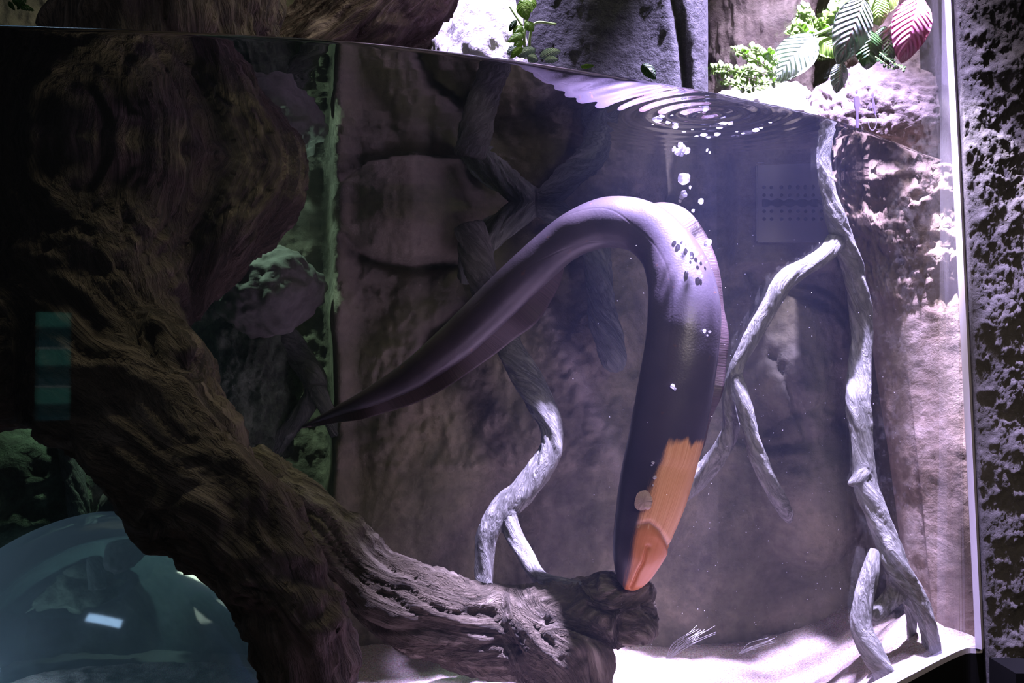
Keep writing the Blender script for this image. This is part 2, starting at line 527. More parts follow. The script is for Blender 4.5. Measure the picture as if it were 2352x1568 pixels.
# ------------------------------------------------------------------ sand
def sand():
    s = N('pale_sand'); p = s.pos()
    a = s.noise(p, 260, 3, .6); b = s.noise(p, 9, 4, .5)
    v = s.n('TexVoronoi', i={'Vector': p, 'Scale': 330}).outputs[1]
    col = s.ramp(a, [(.32, (.30, .20, .17)), (.46, (.46, .37, .34)), (.62, (.66, .57, .53))])
    col = s.mix(.25, col, v, 'MULTIPLY')
    m = s.pbr(col, .9, s.bump(a, .004))
    xs = np.linspace(-1.7, 1.02, 330); tv = np.linspace(0, 1, 170); V = []
    for t in tv:
        for x in xs:
            gy = glassY(min(x, .9)) + .005
            if x > .9: gy = 2.11
            y = gy + t * (2.95 - gy)
            z = CZ - .71
            z += .12 * sstep(.45, .78, x) * sstep(.55, .05, y - gy)        # banked up to the window on the right
            z += .06 * sstep(.60, .85, x) + .035 * sstep(.78, .88, x)
            z += .03 * math.exp(-((x + .21) / .09) ** 2 - ((y - 1.93) / .14) ** 2)
            z += .018 * fbm((x * 4, y * 4, 2), 4) + .005 * fbm((x * 28, y * 28, 4), 3)
            z = min(z, FZ - .008 + .45 * (y - gy))
            V.append((x, y, z))
    o = mesh_obj('tank_sand', V, grid_faces(len(xs), len(tv)), m)
    tag(o, 'pale pinkish sand covering the tank bottom', 'sand', kind='stuff')
sand()

# ------------------------------------------------------------------ driftwood
M_trunk = bark_mat('dark_trunk_bark', (.018, .012, .008), (.085, .058, .042), (.17, .125, .10), 13, .020)
M_log = bark_mat('lit_log_bark', (.030, .023, .013), (.125, .100, .066), (.29, .25, .19), 16, .018)
M_root = bark_mat('pale_root', (.08, .08, .07), (.26, .26, .235), (.42, .42, .39), 40, .006, stretch=.30)
M_rootdark = bark_mat('dull_green_root', (.05, .06, .05), (.15, .17, .145), (.22, .24, .20), 34, .006, stretch=.30)

trunk = wood('driftwood', [
    [(430, -330, 250, 2.15), (405, 0, 250, 2.12), (330, 250, 260, 2.12), (250, 450, 285, 2.10), (215, 620, 235, 2.02), (230, 780, 205, 1.94), (305, 920, 190, 1.88), (420, 1070, 175, 1.80), (545, 1210, 150, 1.74), (640, 1350, 128, 1.72), (685, 1480, 116, 1.72), (700, 1620, 120, 1.72), (705, 1800, 130, 1.74)],
    [(300, 700, 130, 2.06), (420, 560, 150, 2.12), (520, 450, 165, 2.18), (610, 330, 125, 2.26), (720, 180, 130, 2.36)],
    [(200, 740, 170, 1.96), (60, 800, 170, 1.92), (-100, 830, 160, 1.88), (-350, 860, 170, 1.85)],
    [(330, 760, 70, 1.86), (385, 800, 72, 1.83), (420, 840, 55, 1.80)],
    [(420, 1150, 60, 1.72), (365, 1205, 34, 1.68), (346, 1240, 17, 1.66), (340, 1262, 5, 1.65)],
], M_trunk, voxel=.009, amp=.035, freq=9, stretch=.25, twist=2.0, smooth_it=14, bulge=.02)
tag(trunk, 'massive dark brown driftwood trunk crossing the left side of the tank', 'driftwood')

log = wood('driftwood_log', [
    [(560, 1060, 60, 2.000), (700, 1180, 72, 1.990), (850, 1330, 95, 1.980), (1000, 1420, 100, 1.970), (1150, 1460, 105, 1.995), (1280, 1440, 100, 1.995), (1380, 1400, 86, 2.020), (1450, 1392, 70, 2.020), (1500, 1396, 60, 2.010)],
    [(1180, 1450, 90, 1.985), (1290, 1500, 105, 1.975), (1310, 1600, 96, 1.975), (1310, 1750, 105, 1.975), (1310, 1850, 120, 1.975)],
    [(1380, 1370, 60, 1.99), (1450, 1362, 40, 1.985), (1492, 1350, 24, 1.98)],
    [(1430, 1420, 60, 1.99), (1480, 1440, 34, 1.97), (1492, 1462, 16, 1.965)],
], M_log, voxel=.0065, amp=.030, freq=13, stretch=.25, twist=2.5, smooth_it=8, bulge=.014)
tag(log, 'rough pale brown log lying on the sand with the eel nosing its broken end', 'log')

def root(name, brs, mat, label, amp=.006, twist=14, group=None):
    o = wood(name, brs, mat, voxel=.0042, amp=amp * 1.5, freq=34, stretch=.3, twist=twist, smooth_it=4, bulge=.003, groove=.16, lobes=4)
    tag(o, label, 'root', group); return o

root('pale_root', [
    [(1080, 520, 40, 2.45), (1110, 640, 36, 2.42), (1165, 790, 34, 2.38), (1205, 860, 33, 2.34), (1245, 930, 31, 2.30), (1266, 985, 27, 2.285), (1262, 1040, 27, 2.28), (1215, 1110, 29, 2.275), (1160, 1165, 30, 2.27), (1122, 1220, 27, 2.26), (1112, 1290, 22, 2.26), (1112, 1420, 22, 2.26)],
    [(1160, 1165, 26, 2.27), (1180, 1225, 20, 2.25), (1215, 1290, 20, 2.20), (1245, 1330, 19, 2.14), (1300, 1345, 17, 2.04), (1370, 1352, 16, 2.0)],
], M_root, 'pale grey root that bends and forks just above the log, against the back wall')
root('hanging_root', [
    [(1235, 455, 30, 2.62), (1300, 510, 32, 2.58), (1362, 560, 33, 2.55), (1376, 640, 32, 2.54), (1382, 720, 32, 2.54), (1402, 790, 33, 2.55), (1412, 835, 26, 2.57), (1414, 852, 12, 2.58)],
    [(1235, 460, 30, 2.62), (1160, 510, 34, 2.60), (1095, 570, 34, 2.60), (1075, 640, 26, 2.66)],
    [(1235, 470, 26, 2.62), (1238, 420, 26, 2.62), (1240, 330, 26, 2.62)],
], M_rootdark, 'dull greenish root hanging on the back wall, seen under the eel bend')
root('branching_root', [
    [(1898, 330, 17, 2.06), (1893, 380, 17, 2.06), (1905, 450, 18, 2.06), (1922, 510, 22, 2.07), (1940, 560, 24, 2.09), (1965, 640, 24, 2.12), (1980, 760, 25, 2.14), (1972, 860, 26, 2.13), (1970, 920, 27, 2.10), (1980, 1010, 25, 2.08), (1984, 1090, 27, 2.06), (1998, 1140, 28, 2.05), (2030, 1220, 27, 2.04), (2055, 1290, 29, 2.03), (2100, 1370, 24, 2.04), (2132, 1440, 21, 2.06), (2144, 1530, 21, 2.08)],
    [(1925, 545, 20, 2.08), (1900, 580, 19, 2.06), (1850, 612, 21, 2.04), (1800, 648, 24, 2.02), (1762, 715, 22, 2.02), (1722, 785, 19, 2.02), (1690, 850, 18, 2.03), (1674, 920, 16, 2.05), (1678, 985, 18, 2.08), (1645, 1050, 22, 2.12), (1590, 1110, 24, 2.16), (1540, 1150, 24, 2.2)],
    [(1692, 862, 17, 2.03), (1712, 940, 19, 2.02), (1735, 1030, 19, 2.03), (1768, 1110, 18, 2.06), (1800, 1165, 17, 2.12), (1812, 1192, 11, 2.2)],
    [(1984, 1085, 20, 2.05), (1960, 1107, 12, 2.04), (1946, 1110, 5, 2.03)],
    [(2055, 1290, 24, 2.03), (2068, 1345, 32, 2.05), (2035, 1385, 20, 2.05), (2000, 1420, 18, 2.04)],
    [(2075, 1330, 18, 2.06), (2092, 1400, 14, 2.10), (2094, 1480, 11, 2.12), (2096, 1560, 11, 2.12)],
], M_root, 'long pale blue-grey root branching down the right end of the tank')
root('twisted_root', [
    [(2008, 1262, 12, 2.02), (2000, 1310, 20, 2.0), (1985, 1370, 22, 1.99), (1978, 1440, 23, 1.98), (2005, 1500, 24, 1.97), (2040, 1570, 24, 1.97), (2060, 1680, 24, 1.97)],
], M_root, 'short pale twisted root standing in the sand at lower right')
root('distant_root', [
    [(640, 740, 26, 2.75), (690, 820, 28, 2.75), (725, 880, 24, 2.72), (700, 940, 20, 2.74), (640, 1010, 24, 2.76), (590, 1070, 24, 2.78)],
    [(705, 850, 22, 2.73), (745, 930, 18, 2.7), (775, 1000, 16, 2.7)],
], M_rootdark, 'dim green-tinged root crossing behind the tip of the eel tail')

# ------------------------------------------------------------------ rocks
M_moss = rock_mat('mossy_rock', (.03, .035, .02), (.10, .14, .085), (.24, .30, .20), 14, .02, 60)
M_pale = rock_mat('pale_boulder', (.09, .085, .075), (.16, .155, .14), (.25, .245, .23), 5, .006, 45)
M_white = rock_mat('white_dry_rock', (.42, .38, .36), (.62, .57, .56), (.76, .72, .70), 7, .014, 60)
M_hump = rock_mat('hump_dry_rock', (.09, .065, .06), (.17, .13, .125), (.27, .22, .215), 7, .012, 60)
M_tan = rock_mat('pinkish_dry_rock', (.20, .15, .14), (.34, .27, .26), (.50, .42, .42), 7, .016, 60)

def B(name, px, py, Y, rx, rz, ry, mat, label, **k):
    c = P(px, py, Y); kk = Y / F
    o = boulder(name, c, (rx * kk, ry, rz * kk), mat, **k)
    tag(o, label, 'rock'); return o

B('mossy_rock', 555, 860, 2.80, 125, 260, .16, M_moss, 'green mossy pitted rock column behind the dark trunk', amp=.2, fine=.10, seed=3, sub=6)
B('pale_boulder', 620, 670, 2.66, 118, 100, .15, M_pale, 'smooth grey boulder perched on the mossy rock', amp=.12, seed=5, rot=-.3)
B('ledge_rock', 480, 690, 2.72, 60, 70, .10, M_moss, 'small lumpy pale green rock left of the smooth grey boulder', amp=.2, fine=.1, seed=8)
B('lower_rock', 60, 1160, 2.55, 260, 190, .2, M_moss, 'broad brown-green rock behind the clear dome', amp=.15, fine=.08, seed=12)
B('leaning_rock', 290, 1160, 2.35, 55, 110, .06, M_pale, 'narrow pale green rock leaning beside the trunk', amp=.1, seed=15, rot=.45)
root('left_root', [[(150, 960, 26, 2.45), (165, 1060, 26, 2.42), (180, 1160, 24, 2.4), (190, 1300, 24, 2.4)]], M_rootdark, 'dim upright root at the far left behind the clear dome')

# above the water line
def slab():
    bm = bmesh.new(); V = []
    nu, nz = 150, 130
    prof = cr([(-.02, 2.75), (-.01, 2.32), (.03, 2.155), (.10, 2.12), (.22, 2.145), (.34, 2.12), (.40, 2.145), (.425, 2.32), (.43, 2.75)], 20)
    ix = np.linspace(0, len(prof) - 1, nu); V = []
    for j in range(nz):
        z = WZ + .010 + 1.0 * j / (nz - 1)
        for q in ix:
            x = float(np.interp(q, range(len(prof)), prof[:, 0])); y = float(np.interp(q, range(len(prof)), prof[:, 1]))
            d = .012 * fbm((x * 9, y * 5, z * 4), 4, 1.0) + .004 * abs(fbm((x * 40, y * 40, z * 30), 4, .7))
            d -= .022 * math.exp(-((x - .335 - .02 * math.sin(z * 9)) / .010) ** 2)
            V.append((x, y - d, z))
    Fc = grid_faces(nu, nz)
    Fc.append(tuple(reversed(range(nu)))); Fc.append(tuple((nz - 1) * nu + k for k in range(nu)))
    o = mesh_obj('grey_rock', V, Fc, M_dryrock); tag(o, 'tall dark grey rock face above the water between the white rock and the leaves', 'rock')
slab()
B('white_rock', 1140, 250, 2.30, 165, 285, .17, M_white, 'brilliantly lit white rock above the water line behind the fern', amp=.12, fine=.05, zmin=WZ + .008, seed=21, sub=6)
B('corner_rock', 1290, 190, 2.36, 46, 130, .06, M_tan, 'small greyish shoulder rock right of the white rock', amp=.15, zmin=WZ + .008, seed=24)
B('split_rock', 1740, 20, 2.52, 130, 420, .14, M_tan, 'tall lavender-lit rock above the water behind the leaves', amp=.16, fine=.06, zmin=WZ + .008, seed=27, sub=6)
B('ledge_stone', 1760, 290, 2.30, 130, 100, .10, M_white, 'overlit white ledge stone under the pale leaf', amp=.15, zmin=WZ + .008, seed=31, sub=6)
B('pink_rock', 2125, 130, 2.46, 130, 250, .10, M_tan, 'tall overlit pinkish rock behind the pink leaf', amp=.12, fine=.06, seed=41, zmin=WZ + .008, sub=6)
B('hump_rock', 2030, 275, 2.30, 190, 125, .09, M_hump, 'rounded pinkish brown rock behind the pictograms above the water', amp=.12, fine=.07, zmin=WZ + .008, seed=34, sub=6)

def branch_top():
    o = wood('mossy_branch', [[(560, 330, 120, 2.42), (690, 180, 125, 2.44), (840, 50, 140, 2.46), (980, -90, 150, 2.48), (1080, -260, 150, 2.5)]],
             bark_mat('reddish_moss_bark', (.02, .010, .010), (.10, .058, .055), (.24, .17, .17), 22, .022), voxel=.008, amp=.03, freq=14, stretch=.3, bulge=.02)
    tag(o, 'thick reddish brown shaggy branch above the water left of the white rock', 'branch')
branch_top()

# ------------------------------------------------------------------ perforated plate
def plate():
    mp = N('grey_plastic'); mp.pbr((.24, .235, .24), .5)
    mh = N('dark_hole'); mh.pbr((.012, .010, .014), .9)
    root_ = empty('overflow_plate', P(1815, 553, 2.62))
    a = P(1738, 556, 2.62); b = P(1905, 360, 2.62)
    x0, x1, z0, z1 = a.x, b.x, a.z, b.z
    bm = bmesh.new()
    bmesh.ops.create_cube(bm, size=1)
    for v in bm.verts: v.co = Vector(((x0 + x1) / 2 + v.co.x * (x1 - x0), 2.625 + v.co.y * .014, (z0 + z1) / 2 + v.co.z * (z1 - z0)))
    bmesh.ops.bevel(bm, geom=bm.edges, offset=.003, segments=2, affect='EDGES')
    me = bpy.data.meshes.new('plate'); bm.to_mesh(me); bm.free(); me.materials.append(mp.m)
    o = bpy.data.objects.new('plate', me); COL.objects.link(o); adopt(o, root_)
    V = []; Fc = []
    def disc(cx, cz, r, y, n=14):
        k = len(V)
        for i in range(n):
            t = 2 * math.pi * i / n; V.append((cx + r * math.cos(t), y, cz + r * math.sin(t)))
        for i in range(n):
            t = 2 * math.pi * i / n; V.append((cx + r * .9 * math.cos(t), y + .004, cz + r * .9 * math.sin(t)))
        Fc.append([k + i for i in range(n)])
        for i in range(n): Fc.append((k + i, k + n + i, k + n + (i + 1) % n, k + (i + 1) % n))
    for x in (1755, 1772, 1795, 1814, 1833, 1850, 1868, 1886):
        for y in (485, 503, 418):
            q = P(x, y, 2.618); disc(q.x, q.z, .0045, 2.6165)
    o = mesh_obj('drain_holes', V, Fc, mh.m, smooth=False); adopt(o, root_)
    # slot at the water line
    V = []; n = 30
    for k in range(n):
        px = 1750 + (1895 - 1750) * k / (n - 1)
        q = P(px, 474 + 2.5 * math.sin(k * 1.1), 2.617); V.append((q.x, 2.6155, q.z))
        q = P(px, 452, 2.617); V.append((q.x, 2.6155, q.z))
    Fc = [(2 * k, 2 * k + 2, 2 * k + 3, 2 * k + 1) for k in range(n - 1)]
    o = mesh_obj('overflow_slot', V, Fc, mh.m, smooth=False); adopt(o, root_)
    tag(root_, 'grey perforated overflow plate with a dark slot on the back wall', 'plate')
plate()

# ------------------------------------------------------------------ clear dome
def dome():
    s = N('dome_acrylic')
    gl = s.n('BsdfGlass', i={'Color': (.75, .88, .95, 1), 'IOR': .78, 'Roughness': .04})
    df = s.n('BsdfGlossy', i={'Color': (.55, .72, .85, 1), 'Roughness': .07})
    dd = s.n('BsdfTranslucent', i={'Color': (.30, .42, .50, 1)})
    m1 = s.n('MixShader', i={0: .35, 1: gl.outputs[0], 2: df.outputs[0]})
    m2 = s.n('MixShader', i={0: .35, 1: m1.outputs[0], 2: dd.outputs[0]})
    s.l(m2.outputs[0], s.out.inputs[0])
    c = P(285, 1690, 2.3); V = []; nu, nv = 96, 48
    Fc = []
    for j in range(nv):
        a = (math.pi / 2) * (j / (nv - 1)) * .98
        for i in range(nu):
            t = 2 * math.pi * i / nu
            V.append((c.x + .49 * math.sin(a) * math.cos(t), c.y + .33 * math.sin(a) * math.sin(t), c.z + .49 * math.cos(a)))
    for j in range(nv - 1):
        for i in range(nu):
            Fc.append((j * nu + i, (j + 1) * nu + i, (j + 1) * nu + (i + 1) % nu, j * nu + (i + 1) % nu))
    Fc.append(tuple(range(nu))[::1])
    o = mesh_obj('viewing_dome', V, Fc, s.m)
    l = bpy.data.lights.new('dome_inner_fill', 'POINT'); l.energy = 2.5; l.color = (.62, .82, 1.0); l.shadow_soft_size = .05  # unseen light added inside the dome to brighten its shell
    lo = bpy.data.objects.new('dome_inner_fill', l); lo.location = Vector((-1.26, 2.28, CZ - .64)); COL.objects.link(lo)
    tag(o, 'large clear bluish acrylic viewing dome bulging up at lower left', 'dome')
dome()

# ------------------------------------------------------------------ the electric eel
EEL = [  # px, py, half width px, Y, ventral direction (x,y,z), fin height px
    (1436, 1351, 7, 1.945, (1, .1, -.1), 0), (1443, 1338, 29, 1.943, (1, .1, -.1), 0), (1455, 1308, 46, 1.94, (1, .1, -.1), 0),
    (1467, 1262, 61, 1.935, (1, .1, 0), 0), (1478, 1215, 68, 1.935, (1, .1, 0), 0), (1495, 1150, 78, 1.93, (1, .1, 0), 0), (1507, 1100, 82, 1.925, (1, .12, 0), 0),
    (1519, 1050, 84, 1.92, (1, .15, 0), 2), (1531, 1000, 86, 1.91, (1, .2, 0), 12), (1551, 900, 88, 1.9, (1, .25, 0), 22), (1567, 800, 87, 1.895, (1, .3, 0), 26),
    (1573, 715, 86, 1.9, (1, .35, .1), 28), (1563, 640, 78, 1.92, (1, .5, .4), 26), (1532, 570, 68, 1.95, (1, .6, .8), 34), (1475, 522, 64, 1.975, (.6, .8, 1.0), 42), (1400, 511, 62, 1.995, (.0, 1.2, .35), 34),
    (1338, 528, 58, 2.01, (0, 1.2, -.1), 36), (1282, 562, 52, 2.03, (.1, 1.0, -.4), 40), (1215, 622, 50, 2.05, (.4, .7, -.7), 44), (1145, 690, 49, 2.08, (.6, .35, -.8), 48),
    (1052, 778, 45, 2.12, (.6, .1, -.8), 34), (952, 856, 35, 2.16, (.5, 0, -.85), 30), (851, 911, 22, 2.20, (.45, 0, -.9), 24), (770, 946, 11, 2.24, (.4, 0, -.9), 14), (694, 980, 2.5, 2.28, (.4, 0, -.9), 2)]

def eel():
    rows = []
    for (px, py, hw, Y, v, fh) in EEL:
        c = P(px, py, Y); vv = Vector(v).normalized()
        rows.append((c.x, c.y, c.z, hw * Y / F, vv.x, vv.y, vv.z, fh * Y / F))
    r = cr(rows, 22)
    n = len(r); C = r[:, :3]; T = np.gradient(C, axis=0); T /= np.linalg.norm(T, axis=1)[:, None]
    S = np.concatenate([[0], np.cumsum(np.linalg.norm(np.diff(C, axis=0), axis=1))])
    seg = 200
    V = []; belly = []; along = []; jaw = []; U = []; W = []
    for i in range(n):
        t = Vector(T[i]); v = Vector(r[i, 4:7]); v = (v - t * v.dot(t)).normalized(); w_ = t.cross(v)
        if w_.y > 0: w_ = w_          # side axis
        U.append(v); W.append(w_)
        R = max(r[i, 3], .0015); s_ = S[i]
        for k in range(seg):
            a = 2 * math.pi * k / seg; ca, sa = math.cos(a), math.sin(a)     # ca=1 ventral, -1 dorsal
            rr = R
            # slightly flattened flanks, broad back
            rv = R * ca; rw = R * .92 * sa
            if .62 < s_ and s_ < 1.5:
                rw *= 1 - .04 * sstep(.2, .8, ca)
            p = Vector(C[i]) + v * rv + w_ * rw
            # muscle folds along the flank in the outside of the bend
            f = .0035 * math.sin(sa * 7 + s_ * 3) * sstep(.25, .5, s_) * sstep(1.2, .7, s_) * sstep(-.3, .5, ca)
            f += .0006 * noise.noise(p * 30) - .0004 * math.exp(-((ca + .72) / .02) ** 2) * sstep(.3, .45, s_) * sstep(1.3, .9, s_)
            p += (v * ca + w_ * sa) * f * min(1, R / .03)
            px, py = to_px(p)
            near = (p.y < C[i][1])
            # head details: jaw fold, mouth crease, lateral pits
            if s_ < .17:
                n_ = (v * ca + w_ * sa)
                g = 0
                def dline(pts):
                    return poly_dist(px, py, pts)
                if near:
                    d = dline([(1470, 1206), (1492, 1202), (1515, 1220), (1532, 1246), (1540, 1262)]); g -= .0050 * math.exp(-(d / 6.5) ** 2)
                    g += .0024 * sstep(1195, 1235, py) * sstep(1435, 1455, px) * math.exp(-(max(0, math.hypot(px - 1490, py - 1262) - 30) / 22) ** 2)
                    d = dline([(1484, 1262), (1478, 1290), (1466, 1312), (1458, 1334), (1450, 1350)]); g -= .0060 * math.exp(-(d / 3.4) ** 2)
                    d = dline([(1476, 1262), (1470, 1288), (1458, 1310), (1450, 1330)]); g += .0016 * math.exp(-(d / 5) ** 2)
                    g -= .0060 * math.exp(-(math.hypot(px - 1488, py - 1256) / 5) ** 2)
                p += n_ * g
            # belly colour: orange throat and jaw
            m = -ca if False else ca
            b = sstep(-.85, .05, ca + .25 * noise.noise(Vector((a * 6, s_ * 5, 0))) - .18 * sstep(.12, .26, s_))
            if s_ < .20: b += (max(b, sstep(-.55, -.1, ca + .06 * noise.noise(Vector((a * 3, s_ * 20, 2))))) - b) * sstep(.165, .135, s_ - .01 * ca)
            b *= sstep(.318, .285, s_ + .012 * noise.noise(Vector((a * 5, 0, 4))))
            yc = float(np.interp(px, [1440, 1470, 1492, 1515, 1532, 1541], [1222, 1206, 1203, 1220, 1247, 1264]))
            jaw.append((sstep(-3, 6, py - yc), math.exp(-((py - yc + 2) / 5) ** 2) * sstep(1462, 1480, px) * (1 if near else 0), 0) if s_ < .2 else (0, 0, 0))
            belly.append(b); along.append((a, s_, ca)); V.append(p)
    Fc = []
    for i in range(n - 1):
        for k in range(seg):
            Fc.append((i * seg + k, i * seg + (k + 1) % seg, (i + 1) * seg + (k + 1) % seg, (i + 1) * seg + k))
    Fc.append(tuple(range(seg))); Fc.append(tuple((n - 1) * seg + k for k in reversed(range(seg))))
    s = N('eel_skin')
    bel = s.attr('belly', 'Fac'); al = s.attr('along'); p = s.pos()
    st = s.noise(s.mapped(al, (14, 1.5, 0)), 3.0, 5, .6)
    n1 = s.noise(p, 10, 5, .6); n2 = s.noise(p, 55, 4, .6)
    dark = s.ramp(n1, [(.3, (.050, .042, .058)), (.7, (.092, .074, .090))])
    spots = s.ramp(n2, [(.66, 0), (.74, .55)])
    dark = s.mix(spots, dark, (.20, .09, .05))
    dark = s.mix(s.ramp(s.n('SeparateXYZ', i={0: al}).outputs[1], [(.22, .85), (.50, 0)]), dark, (.022, .018, .026))
    org = s.ramp(st, [(.25, (.50, .19, .06)), (.55, (.74, .36, .15)), (.8, (.80, .50, .28))])
    sy = s.n('SeparateXYZ', i={0: al}).outputs[1]
    jw = s.n('SeparateXYZ', i={0: s.attr('jaw')})
    org = s.mix(s.math('MULTIPLY', jw.outputs[0], .8), org, (.56, .175, .055))
    org = s.mix(s.math('MULTIPLY', jw.outputs[1], .6), org, (.16, .06, .035))
    edge = s.math('ADD', bel, s.math('MULTIPLY', s.math('SUBTRACT', st, .5), .55))
    fac = s.ramp(s.math('MULTIPLY', edge, s.math('MINIMUM', s.math('MULTIPLY', bel, 5), 1.0)), [(.24, 0), (.66, 1)])
    col = s.mix(fac, dark, org)
    sk = s.pbr(col, .36, s.bump(s.math('ADD', n2, s.noise(p, 260, 2, .5)), .0003), **{'Specular IOR Level': .45})
    bm = bmesh.new()
    me = bpy.data.meshes.new('electric_eel')
    o = mesh_obj('electric_eel', V, Fc, sk, attrs={'belly': belly, 'along': along, 'jaw': jaw})
    bm.from_mesh(o.data); bmesh.ops.recalc_face_normals(bm, faces=bm.faces); bm.to_mesh(o.data); bm.free()
    tag(o, 'large dark purple-grey electric eel with an orange throat arching down to the log', 'eel')
    # ribbon fin under the belly
    s = N('eel_fin'); q = s.attr('along')
    ray = s.noise(s.mapped(q, (0, 60, 1)), 5, 3, .6)
    fm = s.pbr(s.ramp(ray, [(.3, (.045, .030, .036)), (.7, (.10, .062, .066))]), .45, s.bump(ray, .001))
    FV = []; FF = []; FA = []; rows_ = 9
    idx = [i for i in range(n) if r[i, 7] > 0.0006]
    for side in (0, 1):
        for ii, i in enumerate(idx):
            v, w_ = U[i], W[i]; R = r[i, 3]; fh = r[i, 7]; s_ = S[i]
            for k in range(rows_):
                h = k / (rows_ - 1)
                wave = .010 * h * math.sin(s_ * 26) * min(1, fh / .02) + .004 * h * math.sin(s_ * 61)
                th = (.0035 * (1 - h) + .0006) * (1 if side == 0 else -1)
                FV.append(Vector(C[i]) + v * (R * .86 + h * (fh + R * .14)) + w_ * (wave + th)); FA.append((h, s_, 0))
    m = len(idx)
    for side in (0, 1):
        o_ = side * m * rows_
        FF += grid_faces(rows_, m, o_, flip=bool(side))
    for i in range(m - 1):
        a = i * rows_ + rows_ - 1; b = m * rows_ + a
        FF.append((a, b, b + rows_, a + rows_))
    global EELV
    EELV = np.array([to_px(q) + (q.y,) for q in V])
    f = mesh_obj('ribbon_fin', FV, FF, fm, parent=o, attrs={'along': FA}); f['label'] = 'long dark ribbon fin along the belly'
    # pectoral fin: a small rounded paddle standing off the flank
    s = N('pectoral_fin'); a_ = s.attr('along')
    rr_ = s.noise(s.mapped(a_, (30, 1, 0)), 3, 3, .6)
    pm = s.pbr(s.ramp(rr_, [(.3, (.42, .27, .20)), (.7, (.62, .44, .36))]), .45, s.bump(rr_, .0015))
    c = P(1477, 1149, 1.93 - .068); V = []; A = []; Fc = []; nr, nt = 8, 40
    for side in (1, -1):
        for j in range(nr):
            for k in range(nt):
                t = 2 * math.pi * k / nt; rad = j / (nr - 1)
                rx = .0148 * (1 + .10 * math.cos(3 * t + .6)); rz = .0180 * (1 + .08 * math.sin(2 * t))
                x = rx * rad * math.cos(t); z = rz * rad * math.sin(t)
                y = -.004 - .006 * (x / .015) + .004 * rad * rad - side * .0016 * math.sqrt(max(0, 1 - rad * rad)) - .0006 * side * math.sin(t * 9) * rad
                V.append(c + Vector((x + z * .1, y, z))); A.append((t / 6.28, rad, 0))
    for sd in (0, 1):
        off = sd * nr * nt
        for j in range(nr - 1):
            for k in range(nt):
                q_ = (off + j * nt + k, off + j * nt + (k + 1) % nt, off + (j + 1) * nt + (k + 1) % nt, off + (j + 1) * nt + k)
                Fc.append(q_ if sd else q_[::-1])
    for k in range(nt):
        a0 = (nr - 1) * nt + k; a1 = (nr - 1) * nt + (k + 1) % nt
        Fc.append((a0, a1, a1 + nr * nt, a0 + nr * nt))
    f = mesh_obj('pectoral_fin', V, Fc, pm, parent=o, attrs={'along': A}); f['label'] = 'small rounded pinkish side fin'
    # lobe at the fin's root
    lb = boulder('fin_lobe', P(1487, 1162, 1.93 - .071), (.007, .004, .006), pm, amp=.1, sub=3); lb.parent = f
    # nostril tube and small eye on the snout
    ey = N('eel_eye'); em = ey.pbr((.01, .012, .02), .1)
    e = boulder('eye', P(1431, 1288, 1.938 - .024), (.0030, .0022, .0030), em, amp=0, fine=0, sub=3); e.parent = o
eel()

# ------------------------------------------------------------------ rough pillar right of the window
def pillar():
    s = N('rough_stucco'); p = s.pos()
    a = s.noise(p, 60, 7, .7, .3); b = s.noise(p, 12, 4, .6)
    m = s.pbr(s.ramp(b, [(.3, (.022, .019, .018)), (.7, (.050, .044, .042))]), .9, s.bump(a, .006))
    nu, nz = 210, 520; V = []
    for j in range(nz):
        z = j * (CZ + 1.3) / (nz - 1)
        xe = .905 + (WZ - z) * .036
        for i in range(nu):
            if i < 20:
                x = xe + .03 * (1 - (i / 20)); y = 2.35 - .27 * (i / 20)
            else:
                t = (i - 20) / (nu - 21); x = xe + .62 * t; y = 2.075 - .01 * t
            q = Vector((x * 42, y * 42, z * 38))
            d = .014 * fbm(q * .3, 3) + .012 * max(0, fbm(q, 5, .6)) + .006 * abs(fbm(q * 3.1, 4, .6))
            if i < 20: d *= (i / 20)
            d *= .3 + .7 * sstep(0, .12, (x - xe) + .02)
            V.append((x, y - d, z))
    o = mesh_obj('wall_outer', V, grid_faces(nu, nz), m)
    tag(o, 'dark rough stucco pillar right of the window', 'wall', kind='structure')
pillar()

# ------------------------------------------------------------------ plants
def leaf_mat(name, base, vein, rib, patch, trans=.3):
    s = N(name); a = s.attr('leaf')
    x = s.n('SeparateXYZ', i={0: a})
    u = s.math('ABSOLUTE', x.outputs[0]); v = x.outputs[1]
    w_ = s.math('SINE', s.math('MULTIPLY', s.math('SUBTRACT', v, s.math('MULTIPLY', u, .24)), 70))
    vf = s.ramp(w_, [(.90, 0), (1.0, 1)])
    band = s.ramp(u, [(.15, 0), (.3, 1), (.5, 1), (.7, 0)])
    n1 = s.noise(s.pos(), 50, 3, .5)
    col = s.mix(s.math('MULTIPLY', band, .8), base, patch)
    col = s.mix(s.ramp(n1, [(.35, 0), (.7, .35)]), col, base)
    col = s.mix(vf, col, vein)
    col = s.mix(s.ramp(u, [(.02, 1), (.05, 0)]), col, rib)
    pr = s.n('BsdfPrincipled', i={'Base Color': col, 'Roughness': .4, 'Normal': s.bump(w_, .0012)})
    tl = s.n('BsdfTranslucent', i={'Color': col})
    mx = s.n('MixShader', i={0: trans, 1: pr.outputs[0], 2: tl.outputs[0]})
    s.l(mx.outputs[0], s.out.inputs[0])
    return s.m

